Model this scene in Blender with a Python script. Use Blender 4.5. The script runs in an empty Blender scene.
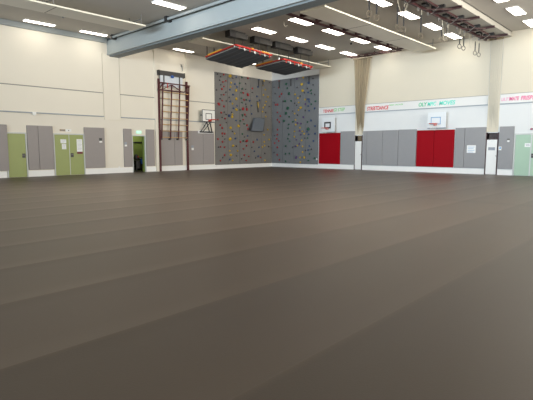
import bpy, bmesh, math, random
from mathutils import Vector, Matrix
random.seed(7)
D = bpy.data
COL = bpy.context.scene.collection
sc = bpy.context.scene

# ---------------------------------------------------------------- materials
def lin(c):
    return tuple(((v/255.)/12.92 if v/255. <= .04045 else ((v/255.+.055)/1.055)**2.4) for v in c) + (1.0,)

def mat(name, rgb, rough=.6, var=.06, scale=6., metal=0., bump=0., spec=.5, bscale=None):
    m = D.materials.new(name); m.use_nodes = True
    nt = m.node_tree; b = nt.nodes['Principled BSDF']
    c = lin(rgb)
    tc = nt.nodes.new('ShaderNodeTexCoord')
    n = nt.nodes.new('ShaderNodeTexNoise'); n.inputs['Scale'].default_value = scale; n.inputs['Detail'].default_value = 3
    nt.links.new(tc.outputs['Object'], n.inputs['Vector'])
    r = nt.nodes.new('ShaderNodeMix'); r.data_type = 'RGBA'
    r.inputs['A'].default_value = tuple(v*(1-var) for v in c[:3]) + (1,)
    r.inputs['B'].default_value = tuple(min(1, v*(1+var)) for v in c[:3]) + (1,)
    nt.links.new(n.outputs['Fac'], r.inputs['Factor'])
    nt.links.new(r.outputs['Result'], b.inputs['Base Color'])
    b.inputs['Roughness'].default_value = rough
    b.inputs['Metallic'].default_value = metal
    b.inputs['Specular IOR Level'].default_value = spec
    if bump:
        n2 = nt.nodes.new('ShaderNodeTexNoise'); n2.inputs['Scale'].default_value = bscale or scale*8
        nt.links.new(tc.outputs['Object'], n2.inputs['Vector'])
        bp = nt.nodes.new('ShaderNodeBump'); bp.inputs['Strength'].default_value = bump; bp.inputs['Distance'].default_value = .01
        nt.links.new(n2.outputs['Fac'], bp.inputs['Height']); nt.links.new(bp.outputs['Normal'], b.inputs['Normal'])
    return m

def emat(name, rgb, s):
    m = D.materials.new(name); m.use_nodes = True
    nt = m.node_tree; b = nt.nodes['Principled BSDF']
    b.inputs['Base Color'].default_value = (.8, .8, .8, 1)
    b.inputs['Emission Color'].default_value = lin(rgb); b.inputs['Emission Strength'].default_value = s
    return m

def netmat(name, rgb, alpha):
    m = mat(name, rgb, .9, .12, 30.)
    nt = m.node_tree; b = nt.nodes['Principled BSDF']
    b.inputs['Alpha'].default_value = alpha
    return m

M = {}
M['wall'] = mat('cream_wall_paint', (226, 220, 207), .75, .02, 1.5, spec=.3)
M['wallR'] = mat('white_wall_paint', (221, 223, 223), .75, .02, 1.5, spec=.3)
M['panel'] = mat('cream_wall_panel', (229, 223, 209), .75, .015, 1.2, spec=.3)
M['panelR'] = mat('white_wall_panel', (224, 224, 222), .75, .015, 1.2, spec=.3)
M['panelTop'] = mat('glow_tinted_cream_board', (212, 204, 186), .75, .015, 1.2, spec=.3)  # cream boards, dimmed and with warm lamp glow put into the colour
M['groove'] = mat('panel_groove', (150, 148, 142), .8)
M['bluegrey_shade'] = mat('bluegrey_edge_shade', (150, 158, 166), .7)  # shade under the board edges as a colour; also plain blue-grey parts
M['plinth'] = mat('white_plinth', (240, 240, 238), .6, .02)
M['ceil'] = mat('grey_ceiling', (190, 185, 177), .85, .03, 1.0, spec=.2)
M['top_band'] = mat('grey_top_band', (150, 156, 156), .7, .03)
M['beam'] = mat('painted_steel_beam', (152, 158, 158), .5, .04, 1.5)
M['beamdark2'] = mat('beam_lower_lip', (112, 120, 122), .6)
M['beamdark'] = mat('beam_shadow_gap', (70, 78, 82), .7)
M['radiant'] = mat('panel_underside', (224, 219, 206), .7, .03, 1.0, spec=.3)
M['ductpaint'] = mat('duct_paint', (176, 173, 164), .7, .03)
M['radedge'] = mat('panel_edge', (250, 246, 228), .5, .02)
M['pad'] = mat('grey_pad_vinyl', (152, 146, 144), .6, .03, 5., bump=.1, spec=.35)
M['padR'] = mat('grey_pad_vinyl_cool_lit', (148, 148, 150), .6, .03, 5., bump=.1, spec=.35)  # same grey vinyl, the right wall's cool light put into its colour
M['red'] = mat('red_pad_vinyl', (150, 2, 20), .6, .05, 4., bump=.1, spec=.12)
M['door'] = mat('olive_green_door', (150, 160, 100), .5, .03, 3., spec=.4)
M['doorR'] = mat('cool_lit_green_door', (164, 192, 170), .5, .03, 3., spec=.4)  # door green, paled by cool window light put into the colour
M['frame'] = mat('grey_door_frame', (196, 200, 198), .5, .03)
M['green'] = mat('green_room_paint', (140, 156, 78), .8, .04)
M['steelred'] = mat('dark_red_steel', (76, 17, 25), .45, .08, 8.)
M['steelred2'] = mat('maroon_steel', (62, 30, 32), .5, .08, 8.)
M['wood'] = mat('pale_wood', (206, 168, 112), .5, .12, 20.)
M['black'] = mat('black_plastic', (34, 33, 34), .55, .1)
M['darkgrey'] = mat('dark_grey_metal', (70, 68, 66), .5, .08)
M['steel'] = mat('grey_steel', (150, 150, 148), .35, .05, metal=.6)
M['white'] = mat('white_plastic', (232, 232, 230), .45, .02)
M['paper'] = mat('white_paper', (236, 238, 238), .8, .02)
M['ink'] = mat('printed_grey', (150, 156, 166), .8)
M['maroonink'] = mat('maroon_print', (112, 48, 56), .8)
M['brown'] = mat('brown_sign', (150, 124, 92), .7)
M['blue'] = mat('blue_plastic', (34, 84, 160), .5)
M['bluebox'] = mat('pale_blue_lid', (110, 160, 205), .5)
M['climb'] = mat('grey_climbing_panel', (119, 117, 114), .8, .05, 3., bump=.3, spec=.25)
M['climbR'] = mat('grey_climbing_panel_cool_lit', (114, 116, 118), .8, .05, 3., bump=.3, spec=.25)  # same grey panel with the right face's cool light put in
M['volume'] = mat('blue_grey_volume', (98, 104, 112), .75, .04)
M['seam'] = mat('climbing_seam', (66, 66, 66), .9)
M['mat'] = mat('dark_canvas', (46, 48, 52), .8, .12, 5., bump=.2)
nt = M['mat'].node_tree
wv = nt.nodes.new('ShaderNodeTexWave'); wv.bands_direction = 'Y'; wv.inputs['Scale'].default_value = .75; wv.inputs['Distortion'].default_value = .6
tcm = nt.nodes.new('ShaderNodeTexCoord'); nt.links.new(tcm.outputs['Object'], wv.inputs['Vector'])
rm = nt.nodes.new('ShaderNodeValToRGB'); rm.color_ramp.elements[0].position = .86; rm.color_ramp.elements[0].color = lin((54, 56, 60)); rm.color_ramp.elements[1].position = .99; rm.color_ramp.elements[1].color = lin((74, 76, 79))
nt.links.new(wv.outputs['Fac'], rm.inputs[0]); nt.links.new(rm.outputs[0], nt.nodes['Principled BSDF'].inputs['Base Color'])
M['strapred'] = mat('red_padding', (178, 36, 30), .6, .08)
M['strapyel'] = mat('yellow_padding', (216, 158, 40), .6, .08)
M['boardwhite'] = mat('white_backboard', (236, 236, 230), .4, .02)
M['boardcool'] = mat('clear_backboard', (224, 229, 232), .3, .02)
M['hoop'] = mat('orange_red_hoop', (198, 62, 48), .5)
M['tanet'] = netmat('tan_net', (168, 152, 124), .72)
M['palenet'] = netmat('pale_net', (140, 142, 136), .16)
M['whitenet'] = mat('white_cord', (225, 225, 220), .8)
M['rope'] = mat('pale_rope', (190, 184, 168), .8)
M['ringwood'] = mat('ring_wood', (122, 108, 88), .7)
M['exit'] = emat('exit_sign_glow', (60, 190, 150), 1.2)
M['lamp'] = emat('lamp_diffuser', (255, 246, 230), 9.)
M['txtred'] = mat('red_lettering', (206, 44, 52), .6)
M['txtgreen'] = mat('green_lettering', (140, 200, 130), .6)
M['txttq'] = mat('turquoise_lettering', (96, 222, 200), .6)
M['txttg'] = mat('teal_green_lettering', (70, 190, 140), .6)
M['txtpink'] = mat('pink_lettering', (226, 96, 146), .6)
M['txtlil'] = mat('pale_pink_lettering', (226, 160, 190), .6)
HOLD = {'r': mat('hold_red', (150, 22, 30), .5), 'y': mat('hold_yellow', (186, 152, 34), .5),
        'b': mat('hold_blue', (40, 66, 108), .5), 'g': mat('hold_green', (22, 78, 56), .5),
        'p': mat('hold_purple', (82, 56, 104), .5), 'd': mat('hold_dark', (58, 52, 56), .6),
        'w': mat('hold_white', (200, 200, 198), .5)}
HNAME = {'r': 'red', 'y': 'yellow', 'b': 'blue', 'g': 'green', 'p': 'purple', 'd': 'dark', 'w': 'white'}

# ---------------------------------------------------------------- mesh helpers
class MB:
    def __init__(s): s.bm = bmesh.new()
    def box(s, x0, x1, y0, y1, z0, z1, bev=0., seg=2):
        r = bmesh.ops.create_cube(s.bm, size=1.)
        vs = r['verts']
        for v in vs:
            v.co = Vector((x0+(v.co.x+.5)*(x1-x0), y0+(v.co.y+.5)*(y1-y0), z0+(v.co.z+.5)*(z1-z0)))
        if bev:
            es = list({e for v in vs for e in v.link_edges})
            bmesh.ops.bevel(s.bm, geom=es, offset=bev, segments=seg, affect='EDGES', profile=.5)
        return s
    def bar(s, p, q, w, h=None, up=(0, 0, 1)):      # rectangular bar between two points
        p, q = Vector(p), Vector(q); h = h or w
        d = (q-p); L = d.length; d.normalize()
        u = Vector(up)
        if abs(d.dot(u)) > .98: u = Vector((1, 0, 0))
        a = d.cross(u).normalized(); b = a.cross(d)
        r = bmesh.ops.create_cube(s.bm, size=1.)
        for v in r['verts']:
            c = v.co.copy(); v.co = p + d*((c.y+.5)*L) + a*(c.x*w) + b*(c.z*h)
        return s
    def tube(s, pts, r, n=8, r2=None):
        pts = [Vector(p) for p in pts]; rings = []
        for i, p in enumerate(pts):
            if i == 0: t = pts[1]-p
            elif i == len(pts)-1: t = p-pts[i-1]
            else: t = (pts[i+1]-pts[i-1])
            t.normalize(); u = Vector((0, 0, 1)) if abs(t.z) < .9 else Vector((1, 0, 0))
            a = t.cross(u).normalized(); b = a.cross(t)
            rr = r if r2 is None else r+(r2-r)*i/(len(pts)-1)
            rings.append([s.bm.verts.new(p+(a*math.cos(2*math.pi*k/n)+b*math.sin(2*math.pi*k/n))*rr) for k in range(n)])
        for i in range(len(rings)-1):
            for k in range(n):
                s.bm.faces.new((rings[i][k], rings[i][(k+1) % n], rings[i+1][(k+1) % n], rings[i+1][k]))
        s.bm.faces.new(rings[0][::-1]); s.bm.faces.new(rings[-1])
        return s
    def torus(s, c, ax1, ax2, R, r, n=24, m=8):
        c = Vector(c); a = Vector(ax1).normalized(); b = Vector(ax2).normalized(); nn = a.cross(b)
        rings = []
        for i in range(n):
            t = 2*math.pi*i/n; d = a*math.cos(t)+b*math.sin(t)
            rings.append([s.bm.verts.new(c+d*(R+r*math.cos(2*math.pi*k/m))+nn*(r*math.sin(2*math.pi*k/m))) for k in range(m)])
        for i in range(n):
            for k in range(m):
                s.bm.faces.new((rings[i][k], rings[i][(k+1) % m], rings[(i+1) % n][(k+1) % m], rings[(i+1) % n][k]))
        return s
    def cyl(s, c, r, z0, z1, n=20):
        return s.tube([(c[0], c[1], z0), (c[0], c[1], z1)], r, n)
    def blob(s, c, rad, sub=3, seed=0, amp=.15):
        r = bmesh.ops.create_icosphere(s.bm, subdivisions=sub, radius=1.)
        rnd = random.Random(seed); ph = [rnd.uniform(0, 6.28) for _ in range(6)]
        for v in r['verts']:
            n = v.co.normalized()
            k = 1+amp*(math.sin(3*n.x+ph[0])+math.sin(3.3*n.y+ph[1])+math.sin(2.7*n.z+ph[2]))/2
            v.co = Vector((c[0]+n.x*rad[0]*k, c[1]+n.y*rad[1]*k, c[2]+n.z*rad[2]*k))
        return s
    def poly(s, pts):
        s.bm.faces.new([s.bm.verts.new(Vector(p)) for p in pts]); return s
    def prism(s, base, top):                          # two matching loops
        a = [s.bm.verts.new(Vector(p)) for p in base]; b = [s.bm.verts.new(Vector(p)) for p in top]
        n = len(a)
        for i in range(n): s.bm.faces.new((a[i], a[(i+1) % n], b[(i+1) % n], b[i]))
        s.bm.faces.new(a[::-1]); s.bm.faces.new(b); return s
    def mesh(s, name, m, off=(0, 0, 0), smooth=False):
        bmesh.ops.recalc_face_normals(s.bm, faces=s.bm.faces[:])
        me = D.meshes.new(name); 
        bmesh.ops.translate(s.bm, verts=s.bm.verts[:], vec=-Vector(off))
        s.bm.to_mesh(me); s.bm.free(); me.materials.append(m)
        if smooth:
            for p in me.polygons: p.use_smooth = True
        return me

def wloc(o):
    v = Vector(o.location)
    while o.parent: o = o.parent; v += o.location
    return v

def part(name, mb, m, parent=None, label=None, smooth=False, origin=None):
    """link a mesh built in world coordinates; its origin lies at `origin` (world) or at its own middle"""
    co = [v.co for v in mb.bm.verts]
    if origin is None:
        origin = Vector([(min(c[i] for c in co)+max(c[i] for c in co))/2 for i in range(3)])
        if parent is None: origin.z = min(c.z for c in co)
    origin = Vector(origin)
    o = D.objects.new(name, mb.mesh(name, m, origin, smooth)); COL.objects.link(o)
    if parent:
        o.parent = parent; o.location = origin-wloc(parent)
    else: o.location = origin
    if label: o['label'] = label
    return o

def thing(name, label, cat, loc, group=None):
    o = D.objects.new(name, None); COL.objects.link(o); o.location = loc; o.empty_display_size = .1
    o['label'] = label; o['category'] = cat
    if group: o['group'] = group
    return o

def tag(o, label, cat, group=None):
    o['label'] = label; o['category'] = cat
    if group: o['group'] = group
    return o

def struct(name, mb, m, parent=None):
    o = part(name, mb, m, parent, origin=(0, 0, 0) if parent is None else None)
    if parent is None: o['kind'] = 'structure'
    return o

def sempty(name, loc):
    o = D.objects.new(name, None); COL.objects.link(o); o.location = loc; o['kind'] = 'structure'; o.empty_display_size = .1
    return o

def copy_tree(o, parent=None):
    c = o.copy(); COL.objects.link(c)
    if parent: c.parent = parent
    for ch in list(o.children): copy_tree(ch, c)
    return c

# the camera's place: walls were measured on their planes, off(d) moves a point forward from the wall along the line of sight
CX, CY, CZ = 23.877, -26.1169, 1.4045
def offL(y, z, d): k = (CX-d)/CX; return CY+(y-CY)*k, CZ+(z-CZ)*k
def offR(x, z, d): k = (-CY-d)/(-CY); return CX+(x-CX)*k, CZ+(z-CZ)*k

H = 7.32
XE, YE = 31., -38.

# ---------------------------------------------------------------- floor
def floor_material():
    m = D.materials.new('brown_floor_covering'); m.use_nodes = True
    nt = m.node_tree; N = nt.nodes; b = N['Principled BSDF']; L = nt.links.new
    tc = N.new('ShaderNodeTexCoord'); sep = N.new('ShaderNodeSeparateXYZ'); L(tc.outputs['Object'], sep.inputs[0])
    def math_(op, a, bv=None, clamp=False):
        n = N.new('ShaderNodeMath'); n.operation = op; n.use_clamp = clamp
        for i, v in enumerate((a, bv)):
            if v is None: continue
            if isinstance(v, (int, float)): n.inputs[i].default_value = v
            else: L(v, n.inputs[i])
        return n.outputs[0]
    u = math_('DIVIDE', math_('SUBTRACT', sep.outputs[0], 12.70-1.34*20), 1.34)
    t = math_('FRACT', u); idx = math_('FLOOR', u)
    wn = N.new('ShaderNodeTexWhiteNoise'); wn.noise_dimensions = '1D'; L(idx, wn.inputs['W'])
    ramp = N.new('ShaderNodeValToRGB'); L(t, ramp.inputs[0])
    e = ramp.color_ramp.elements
    shade_stops = [(0, 1.2), (.012, 1.03), (.05, .87), (.30, .91), (.70, 1.03), (.955, 1.12), (.985, 1.08), (1, 1.2)]  # shading across each strip and bright seam line put into the colour
    e[0].position, e[0].color = shade_stops[0][0], (shade_stops[0][1]/2,)*3+(1,)
    e[1].position, e[1].color = shade_stops[-1][0], (shade_stops[-1][1]/2,)*3+(1,)
    for p_, v_ in shade_stops[1:-1]:
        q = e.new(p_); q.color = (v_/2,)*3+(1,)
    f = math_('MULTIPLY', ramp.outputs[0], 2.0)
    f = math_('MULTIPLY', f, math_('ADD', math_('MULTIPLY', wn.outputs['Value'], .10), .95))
    # cross seam where the lengths meet
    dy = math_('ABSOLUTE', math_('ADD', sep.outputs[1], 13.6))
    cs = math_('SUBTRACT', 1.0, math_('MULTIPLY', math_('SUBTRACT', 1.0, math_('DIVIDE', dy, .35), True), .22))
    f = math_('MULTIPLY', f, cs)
    nz = N.new('ShaderNodeTexNoise'); nz.inputs['Scale'].default_value = .35; nz.inputs['Detail'].default_value = 4
    L(tc.outputs['Object'], nz.inputs['Vector'])
    f = math_('MULTIPLY', f, math_('ADD', math_('MULTIPLY', nz.outputs['Fac'], .24), .88))
    mx = N.new('ShaderNodeMix'); mx.data_type = 'RGBA'; mx.blend_type = 'MULTIPLY'; mx.inputs['Factor'].default_value = 1
    mx.inputs['A'].default_value = lin((82, 68, 55))
    L(f, mx.inputs['B']); L(mx.outputs['Result'], b.inputs['Base Color'])
    b.inputs['Roughness'].default_value = .42; b.inputs['Specular IOR Level'].default_value = .5
    # gentle waves near the seams and a fine grain
    d = math_('MINIMUM', t, math_('SUBTRACT', 1.0, t))
    hh = math_('POWER', math_('SUBTRACT', 1.0, math_('MULTIPLY', d, 5.0), True), 2.0)
    fine = N.new('ShaderNodeTexNoise'); fine.inputs['Scale'].default_value = 60
    L(tc.outputs['Object'], fine.inputs['Vector'])
    hsum = math_('ADD', math_('MULTIPLY', hh, .0065), math_('MULTIPLY', fine.outputs['Fac'], .0006))
    bp = N.new('ShaderNodeBump'); bp.inputs['Strength'].default_value = 1; bp.inputs['Distance'].default_value = 1.0
    L(hsum, bp.inputs['Height']); L(bp.outputs['Normal'], b.inputs['Normal'])
    return m
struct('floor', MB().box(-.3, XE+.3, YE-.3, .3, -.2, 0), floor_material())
struct('ceiling', MB().box(-.3, XE+.3, YE-.3, .3, H, H+.2), M['ceil'])

# ---------------------------------------------------------------- walls
DY0, DY1, DZ = -11.96, -11.16, 2.10            # open doorway in the left wall
mb = MB().box(-.3, 0, YE, DY0-.05, 0, H).box(-.3, 0, DY1+.05, .3, 0, H).box(-.3, 0, DY0-.05, DY1+.05, DZ+.05, H)
struct('wall_left', mb, M['wall'])
N1 = (7.47, 7.97); N2 = (15.66, 16.20)         # niches for the nets in the right wall
mb = MB()
mb.box(0, N1[0], 0, .3, 0, H).box(N1[1], N2[0], 0, .3, 0, H).box(N2[1], XE, 0, .3, 0, H)
for a, b_ in (N1, N2): mb.box(a, b_, 0, .3, 2.22, H).box(a, b_, .28, .3, 0, 2.22)
struct('wall_right', mb, M['wallR'])
struct('wall_rear', MB().box(-.3, XE+.3, YE-.3, YE, 0, H), M['wall'])
struct('wall_side', MB().box(XE, XE+.3, YE, .3, 0, H), M['wall'])

# upper wall boards, left
def boards_left(n, y0, y1, z0=3.12):
    e = sempty('trim_%d' % n, (0, (y0+y1)/2, z0))
    part('lower_board', MB().box(0, .05, y0, y1, z0+.03, 4.37), M['panel'], e)
    part('upper_board', MB().box(0, .05, y0, y1, 4.42, H-.27), M['panel'], e)
    part('groove', MB().box(0, .03, y0, y1, 4.37, 4.42), M['groove'], e)
    part('bluegrey_shade', MB().box(0, .075, y0, y1, z0-.02, z0+.03), M['bluegrey_shade'], e)  # strip coloured as the shade below the protruding boards
boards_left(1, -34, -13.68); boards_left(2, -12.66, -10.44); boards_left(3, -10.20, -8.12); boards_left(4, -7.98, -5.74)
# upper wall boards, right
def boards_right(n, x0, x1):
    e = sempty('trim_%d' % n, ((x0+x1)/2, 0, 3.7))
    part('lettering_band', MB().box(x0, x1, -.04, 0, 3.73, 4.19), M['panelR'], e)
    part('upper_board', MB().box(x0, x1, -.03, 0, 4.22, H), M['panelTop'], e)
    part('groove', MB().box(x0, x1, -.012, 0, 4.19, 4.22), M['groove'], e)
    part('bluegrey_shade', MB().box(x0, x1, -.055, 0, 3.68, 3.73), M['bluegrey_shade'], e)  # strip coloured as the shade below the lettering band
boards_right(5, 4.49, 7.42); boards_right(6, 8.02, 15.60); boards_right(7, 16.22, XE)
struct('trim_14', MB().box(7.44, 8.0, -.02, 0, 2.26, H), M['panelTop'])
struct('trim_15', MB().box(15.62, 16.20, -.02, 0, 2.26, H), M['panelTop'])
struct('trim_8', MB().box(0, .10, -13.36, YE, H-.25, H), M['top_band'])  # darker grey strip along the top of the left wall
struct('trim_9', MB().box(0, .12, -10.44, -10.23, 0, H), M['panel'])
struct('trim_10', MB().box(0, .10, -8.12, -7.99, 0, H), M['panel'])
struct('trim_11', MB().box(0, .05, -13.66, -12.68, 2.95, 6.5), M['panel'])
# plinths
pl = MB()
for y0, y1 in ((YE, -18.70), (-17.73, -16.50), (-14.84, DY0-.06), (DY1+.06, -5.74)): pl.box(0, .03, y0, y1, 0, .30)
struct('baseboard_left', pl, M['plinth'])
pl = MB()
for x0, x1 in ((4.49, N1[0]-.06), (N1[1]+.06, N2[0]-.06), (N2[1]+.06, 16.98), (18.75, XE)): pl.box(x0, x1, -.03, 0, 0, .29)
struct('baseboard_right', pl, M['plinth'])

# ---------------------------------------------------------------- doors
def door_left(n, y0, y1, split=None, handle=None):
    e = sempty('door_%d' % n, (0, (y0+y1)/2, 0))
    f = .05
    part('door_frame', MB().box(-.01, .05, y0-f, y0, 0, DZ+f).box(-.01, .05, y1, y1+f, 0, DZ+f).box(-.01, .05, y0, y1, DZ, DZ+f), M['frame'], e)
    edges = [y0, y1] if split is None else [y0, split, y1]
    for i in range(len(edges)-1):
        a, b_ = edges[i]+.012, edges[i+1]-.012
        lf = part('door_leaf', MB().box(.0, .028, a, b_, .012, DZ-.01, .004), M['door'], e)
        if handle and a < handle < b_:
            pl_ = part('lock_plate', MB().box(.028, .036, handle-.075, handle+.075, .93, 1.14, .004), M['darkgrey'], lf)
            part('handle', MB().tube([(.03, handle+.03, 1.06), (.085, handle+.03, 1.06), (.085, handle-.10, 1.06)], .011), M['steel'], lf)
    if split: part('centre_strip', MB().box(.0, .036, split-.014, split+.014, .012, DZ-.01), M['frame'], e)
door_left(1, -18.62, -17.79, None, -17.90)
door_left(2, -16.41, -14.90, -15.66, -15.53)
# open doorway into the green store room
e = sempty('door_3', (0, -11.56, 0))
part('door_frame', MB().box(-.05, .04, DY0-.05, DY0, 0, DZ+.05).box(-.05, .04, DY1, DY1+.05, 0, DZ+.05).box(-.05, .04, DY0, DY1, DZ, DZ+.05), M['frame'], e)
part('reveal', MB().box(-.3, -.05, DY0-.05, DY0, 0, DZ+.05).box(-.3, -.05, DY1, DY1+.05, 0, DZ+.05).box(-.3, -.05, DY0, DY1, DZ, DZ+.05), M['green'], e)
SB = -1.75
struct('wall_store', MB().box(SB-.1, SB, -13.2, -9.0, 0, 2.6), M['green'])
struct('wall_store_near', MB().box(SB, -.3, -13.3, -13.2, 0, 2.6), M['green'])
struct('wall_store_far', MB().box(SB, -.3, -9.0, -8.9, 0, 2.6), M['green'])
struct('wall_store_front', MB().box(-.32, -.3, -13.2, DY0-.05, 0, 2.6).box(-.32, -.3, DY1+.05, -9., 0, 2.6), M['green'])
struct('floor_store', MB().box(SB-.1, -.3, -13.3, -8.9, -.1, -.001), M['darkgrey'])
struct('ceiling_store', MB().box(SB-.1, -.3, -13.3, -8.9, 2.6, 2.7), M['wall'])
tag(part('coat_rail', MB().box(SB, SB+.05, -11.0, -10.25, 1.72, 1.79).tube([(SB+.05, -10.9, 1.74), (SB+.10, -10.9, 1.72)], .01)
    .tube([(SB+.05, -10.6, 1.74), (SB+.10, -10.6, 1.72)], .01).tube([(SB+.05, -10.35, 1.74), (SB+.10, -10.35, 1.72)], .01), M['black']),
    'dark rail fixed to the green back wall inside the open doorway', 'rail')
t = thing('side_table', 'low black table just inside the open green doorway', 'table', (-.85, -11.02, 0))
part('table_top', MB().box(-1.15, -.55, -11.45, -10.68, .62, .66, .006), M['black'], t)
for x in (-1.1, -.6):
    for y in (-11.40, -10.73): part('leg', MB().bar((x, y, 0), (x, y, .62), .045), M['black'], t)
part('lower_shelf', MB().box(-1.12, -.58, -11.42, -10.71, .2, .225), M['black'], t)
part('back_panel', MB().box(-1.13, -1.11, -11.42, -10.71, .05, .62), M['black'], t)
part('front_panel', MB().box(-.575, -.56, -11.42, -10.71, .22, .62), M['black'], t)
t = thing('sports_bag', 'round black bag with a red patch on the table in the open doorway', 'bag', (-.8, -11.30, .66))
part('bag_body', MB().blob((-.8, -11.27, .84), (.17, .15, .17), 3, 3, .08), M['black'], t, smooth=True)
part('red_patch', MB().blob((-.625, -11.25, .89), (.02, .045, .045), 2, 4, .1), M['strapred'], t, 'round red patch', True)
part('carry_strap', MB().tube([(-.8, -11.38, .96), (-.8, -11.33, 1.03), (-.8, -11.22, 1.03), (-.8, -11.17, .96)], .014), M['black'], t)
t = thing('sports_bag', 'flat black bag lying right of the round bag on the doorway table', 'bag', (-.8, -10.93, .66))
part('bag_body', MB().blob((-.8, -10.93, .745), (.17, .19, .075), 3, 9, .08), M['black'], t, smooth=True)
part('carry_strap', MB().tube([(-.8, -11.03, .79), (-.8, -10.98, .83), (-.8, -10.88, .83), (-.8, -10.83, .79)], .012), M['black'], t)
t = thing('wall_bin', 'small blue container at the right edge of the open doorway', 'bin', (-.36, -11.0, .45))
part('bin_body', MB().prism([(-.45, -11.17, .45), (-.36, -11.17, .45), (-.36, -11.07, .45), (-.45, -11.07, .45)],
     [(-.47, -11.19, .72), (-.34, -11.19, .72), (-.34, -11.05, .72), (-.47, -11.05, .72)]), M['blue'], t)
part('bin_rim', MB().box(-.48, -.33, -11.20, -11.04, .72, .74, .004), M['blue'], t)

# right pale green double door
e = sempty('door_4', (17.8, 0, 0))
X0, XM, X1 = 17.06, 17.79, 18.53
part('door_frame', MB().box(X0-.06, X0, -.05, .01, 0, DZ+.06).box(X1, X1+.06, -.05, .01, 0, DZ+.06).box(X0, X1, -.05, .01, DZ, DZ+.06), M['frame'], e)
for a, b_, hx in ((X0, XM, None), (XM, X1, XM+.09)):
    lf = part('door_leaf', MB().box(a+.012, b_-.012, -.028, 0, .012, DZ-.01, .004), M['doorR'], e)
    if hx:
        part('lock_plate', MB().box(hx-.06, hx+.06, -.036, -.028, .92, 1.14, .004), M['darkgrey'], lf)
        part('handle', MB().tube([(hx-.02, -.03, 1.05), (hx-.02, -.09, 1.05), (hx+.1, -.09, 1.05)], .011), M['steel'], lf)
part('centre_strip', MB().box(XM-.03, XM+.03, -.036, 0, .012, DZ-.01), M['frame'], e)

# ---------------------------------------------------------------- wall pads
PD = .075
def pad_left(y0, y1, z0, z1, label):
    (a, zt), (b_, _) = offL(y0, z1, PD), offL(y1, z1, PD); zb = offL(y0, z0, PD)[1]
    o = part('wall_pad', MB().box(.002, PD, a+.006, b_-.006, zb, zt, .018, 3), M['pad'])
    return tag(o, label, 'wall pad', 'padded panels along the left wall')
def pad_right(x0, x1, z0, z1, label, m='padR'):
    (a, zt), (b_, _) = offR(x0, z1, PD), offR(x1, z1, PD); zb = offR(x0, z0, PD)[1]
    o = part('wall_pad', MB().box(a+.006, b_-.006, -PD, -.002, zb, zt, .018, 3), M[m])
    return tag(o, label, 'wall pad', 'padded panels along the right wall')
zb, zt = .33, 2.51
pad_left(-19.62, -18.56, zb, zt, 'grey wall pad cut off by the left edge, beside the single green door')
pad_left(-17.69, -17.17, zb, zt, 'narrow grey wall pad right beside the single green door')
pad_left(-17.17, -16.44, zb, zt, 'grey wall pad touching the left side of the green double door')
pad_left(-14.82, -13.66, zb, zt, 'wide grey wall pad right of the green double door, with a switch cut-out')
pad_left(-12.52, -11.98, zb, zt, 'narrow grey wall pad left of the open doorway')
pad_left(-11.04, -10.46, zb, zt, 'narrow grey wall pad between the open doorway and the climbing frame')
pad_left(-10.04, -9.02, zb, 2.50, 'grey wall pad behind the left part of the red climbing frame')
pad_left(-9.02, -8.40, zb, 2.50, 'narrow grey wall pad behind the right part of the red climbing frame')
pad_left(-7.98, -6.73, zb, 2.52, 'grey wall pad right of the climbing frame, with a white switch')
pad_left(-6.73, -5.76, zb, 2.52, 'grey wall pad between the low basketball hoop and the climbing wall')
pad_right(4.49, 6.27, .32, 2.445, 'red wall pad beside the climbing wall, under the left hoop', 'red')
pad_right(6.28, 7.42, .32, 2.53, 'grey wall pad between the red pad and the tan net curtain')
pad_right(8.03, 8.32, .32, 2.51, 'very narrow grey wall pad right of the tan net curtain')
pad_right(8.32, 9.43, .32, 2.51, 'grey wall pad under the red dance lettering, first wide one right of the tan curtain')
pad_right(9.43, 10.51, .32, 2.52, 'middle grey wall pad of the run between tan curtain and red pads')
pad_right(10.51, 11.67, .32, 2.53, 'grey wall pad directly left of the pair of red pads')
pad_right(11.69, 12.74, .32, 2.455, 'left one of the two adjoining red wall pads under the right hoop', 'red')
pad_right(12.74, 13.92, .32, 2.455, 'right one of the two adjoining red wall pads under the right hoop', 'red')
pad_right(13.95, 14.48, .32, 2.535, 'narrow grey wall pad directly right of the red pads')
pad_right(14.48, 15.60, .32, 2.54, 'grey wall pad with a white poster, left of the pale net')
pad_right(16.25, 16.97, .32, 2.54, 'grey wall pad between the pale net and the pale green door')

# ---------------------------------------------------------------- notices, switches and signs
def onL(y0, y1, z0, z1, d0, d1):
    (a, t_), (b_, _) = offL(y0, z1, d1), offL(y1, z1, d1); q = offL(y0, z0, d1)[1]
    return (d0, d1, a, b_, q, t_)
def onR(x0, x1, z0, z1, d0, d1):
    (a, t_), (b_, _) = offR(x0, z1, d1), offR(x1, z1, d1); q = offR(x0, z0, d1)[1]
    return (a, b_, -d1, -d0, q, t_)
def notice_left(y0, y1, z0, z1, d, label, rows, m='paper', foot=None):
    b = onL(y0, y1, z0, z1, d, d+.004)
    t = thing('paper_notice', label, 'notice', (b[0], (b[2]+b[3])/2, b[4]))
    part('sheet', MB().box(*b), M[m], t)
    w, h = b[3]-b[2], b[5]-b[4]; g = MB()
    for i in range(rows):
        z = b[5]-h*(i+.8)/(rows+.8)*(.8 if foot else 1)
        g.box(b[1], b[1]+.001, b[2]+w*.12, b[3]-w*(.12+.2*((i*7) % 3)/2), z-.012, z)
    part('print_lines', g, M['ink'], t)
    if foot: part('footer', MB().box(b[1], b[1]+.0015, b[2], b[3], b[4], b[4]+.12*h+.02), M[foot], t, 'dark maroon footer strip')
    return t
notice_left(-16.09, -15.80, 1.655, 1.85, .03, 'upper white notice on the left leaf of the green double door', 3)
notice_left(-16.03, -15.81, 1.345, 1.62, .03, 'lower white notice on the left leaf of the green double door', 4)
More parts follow.
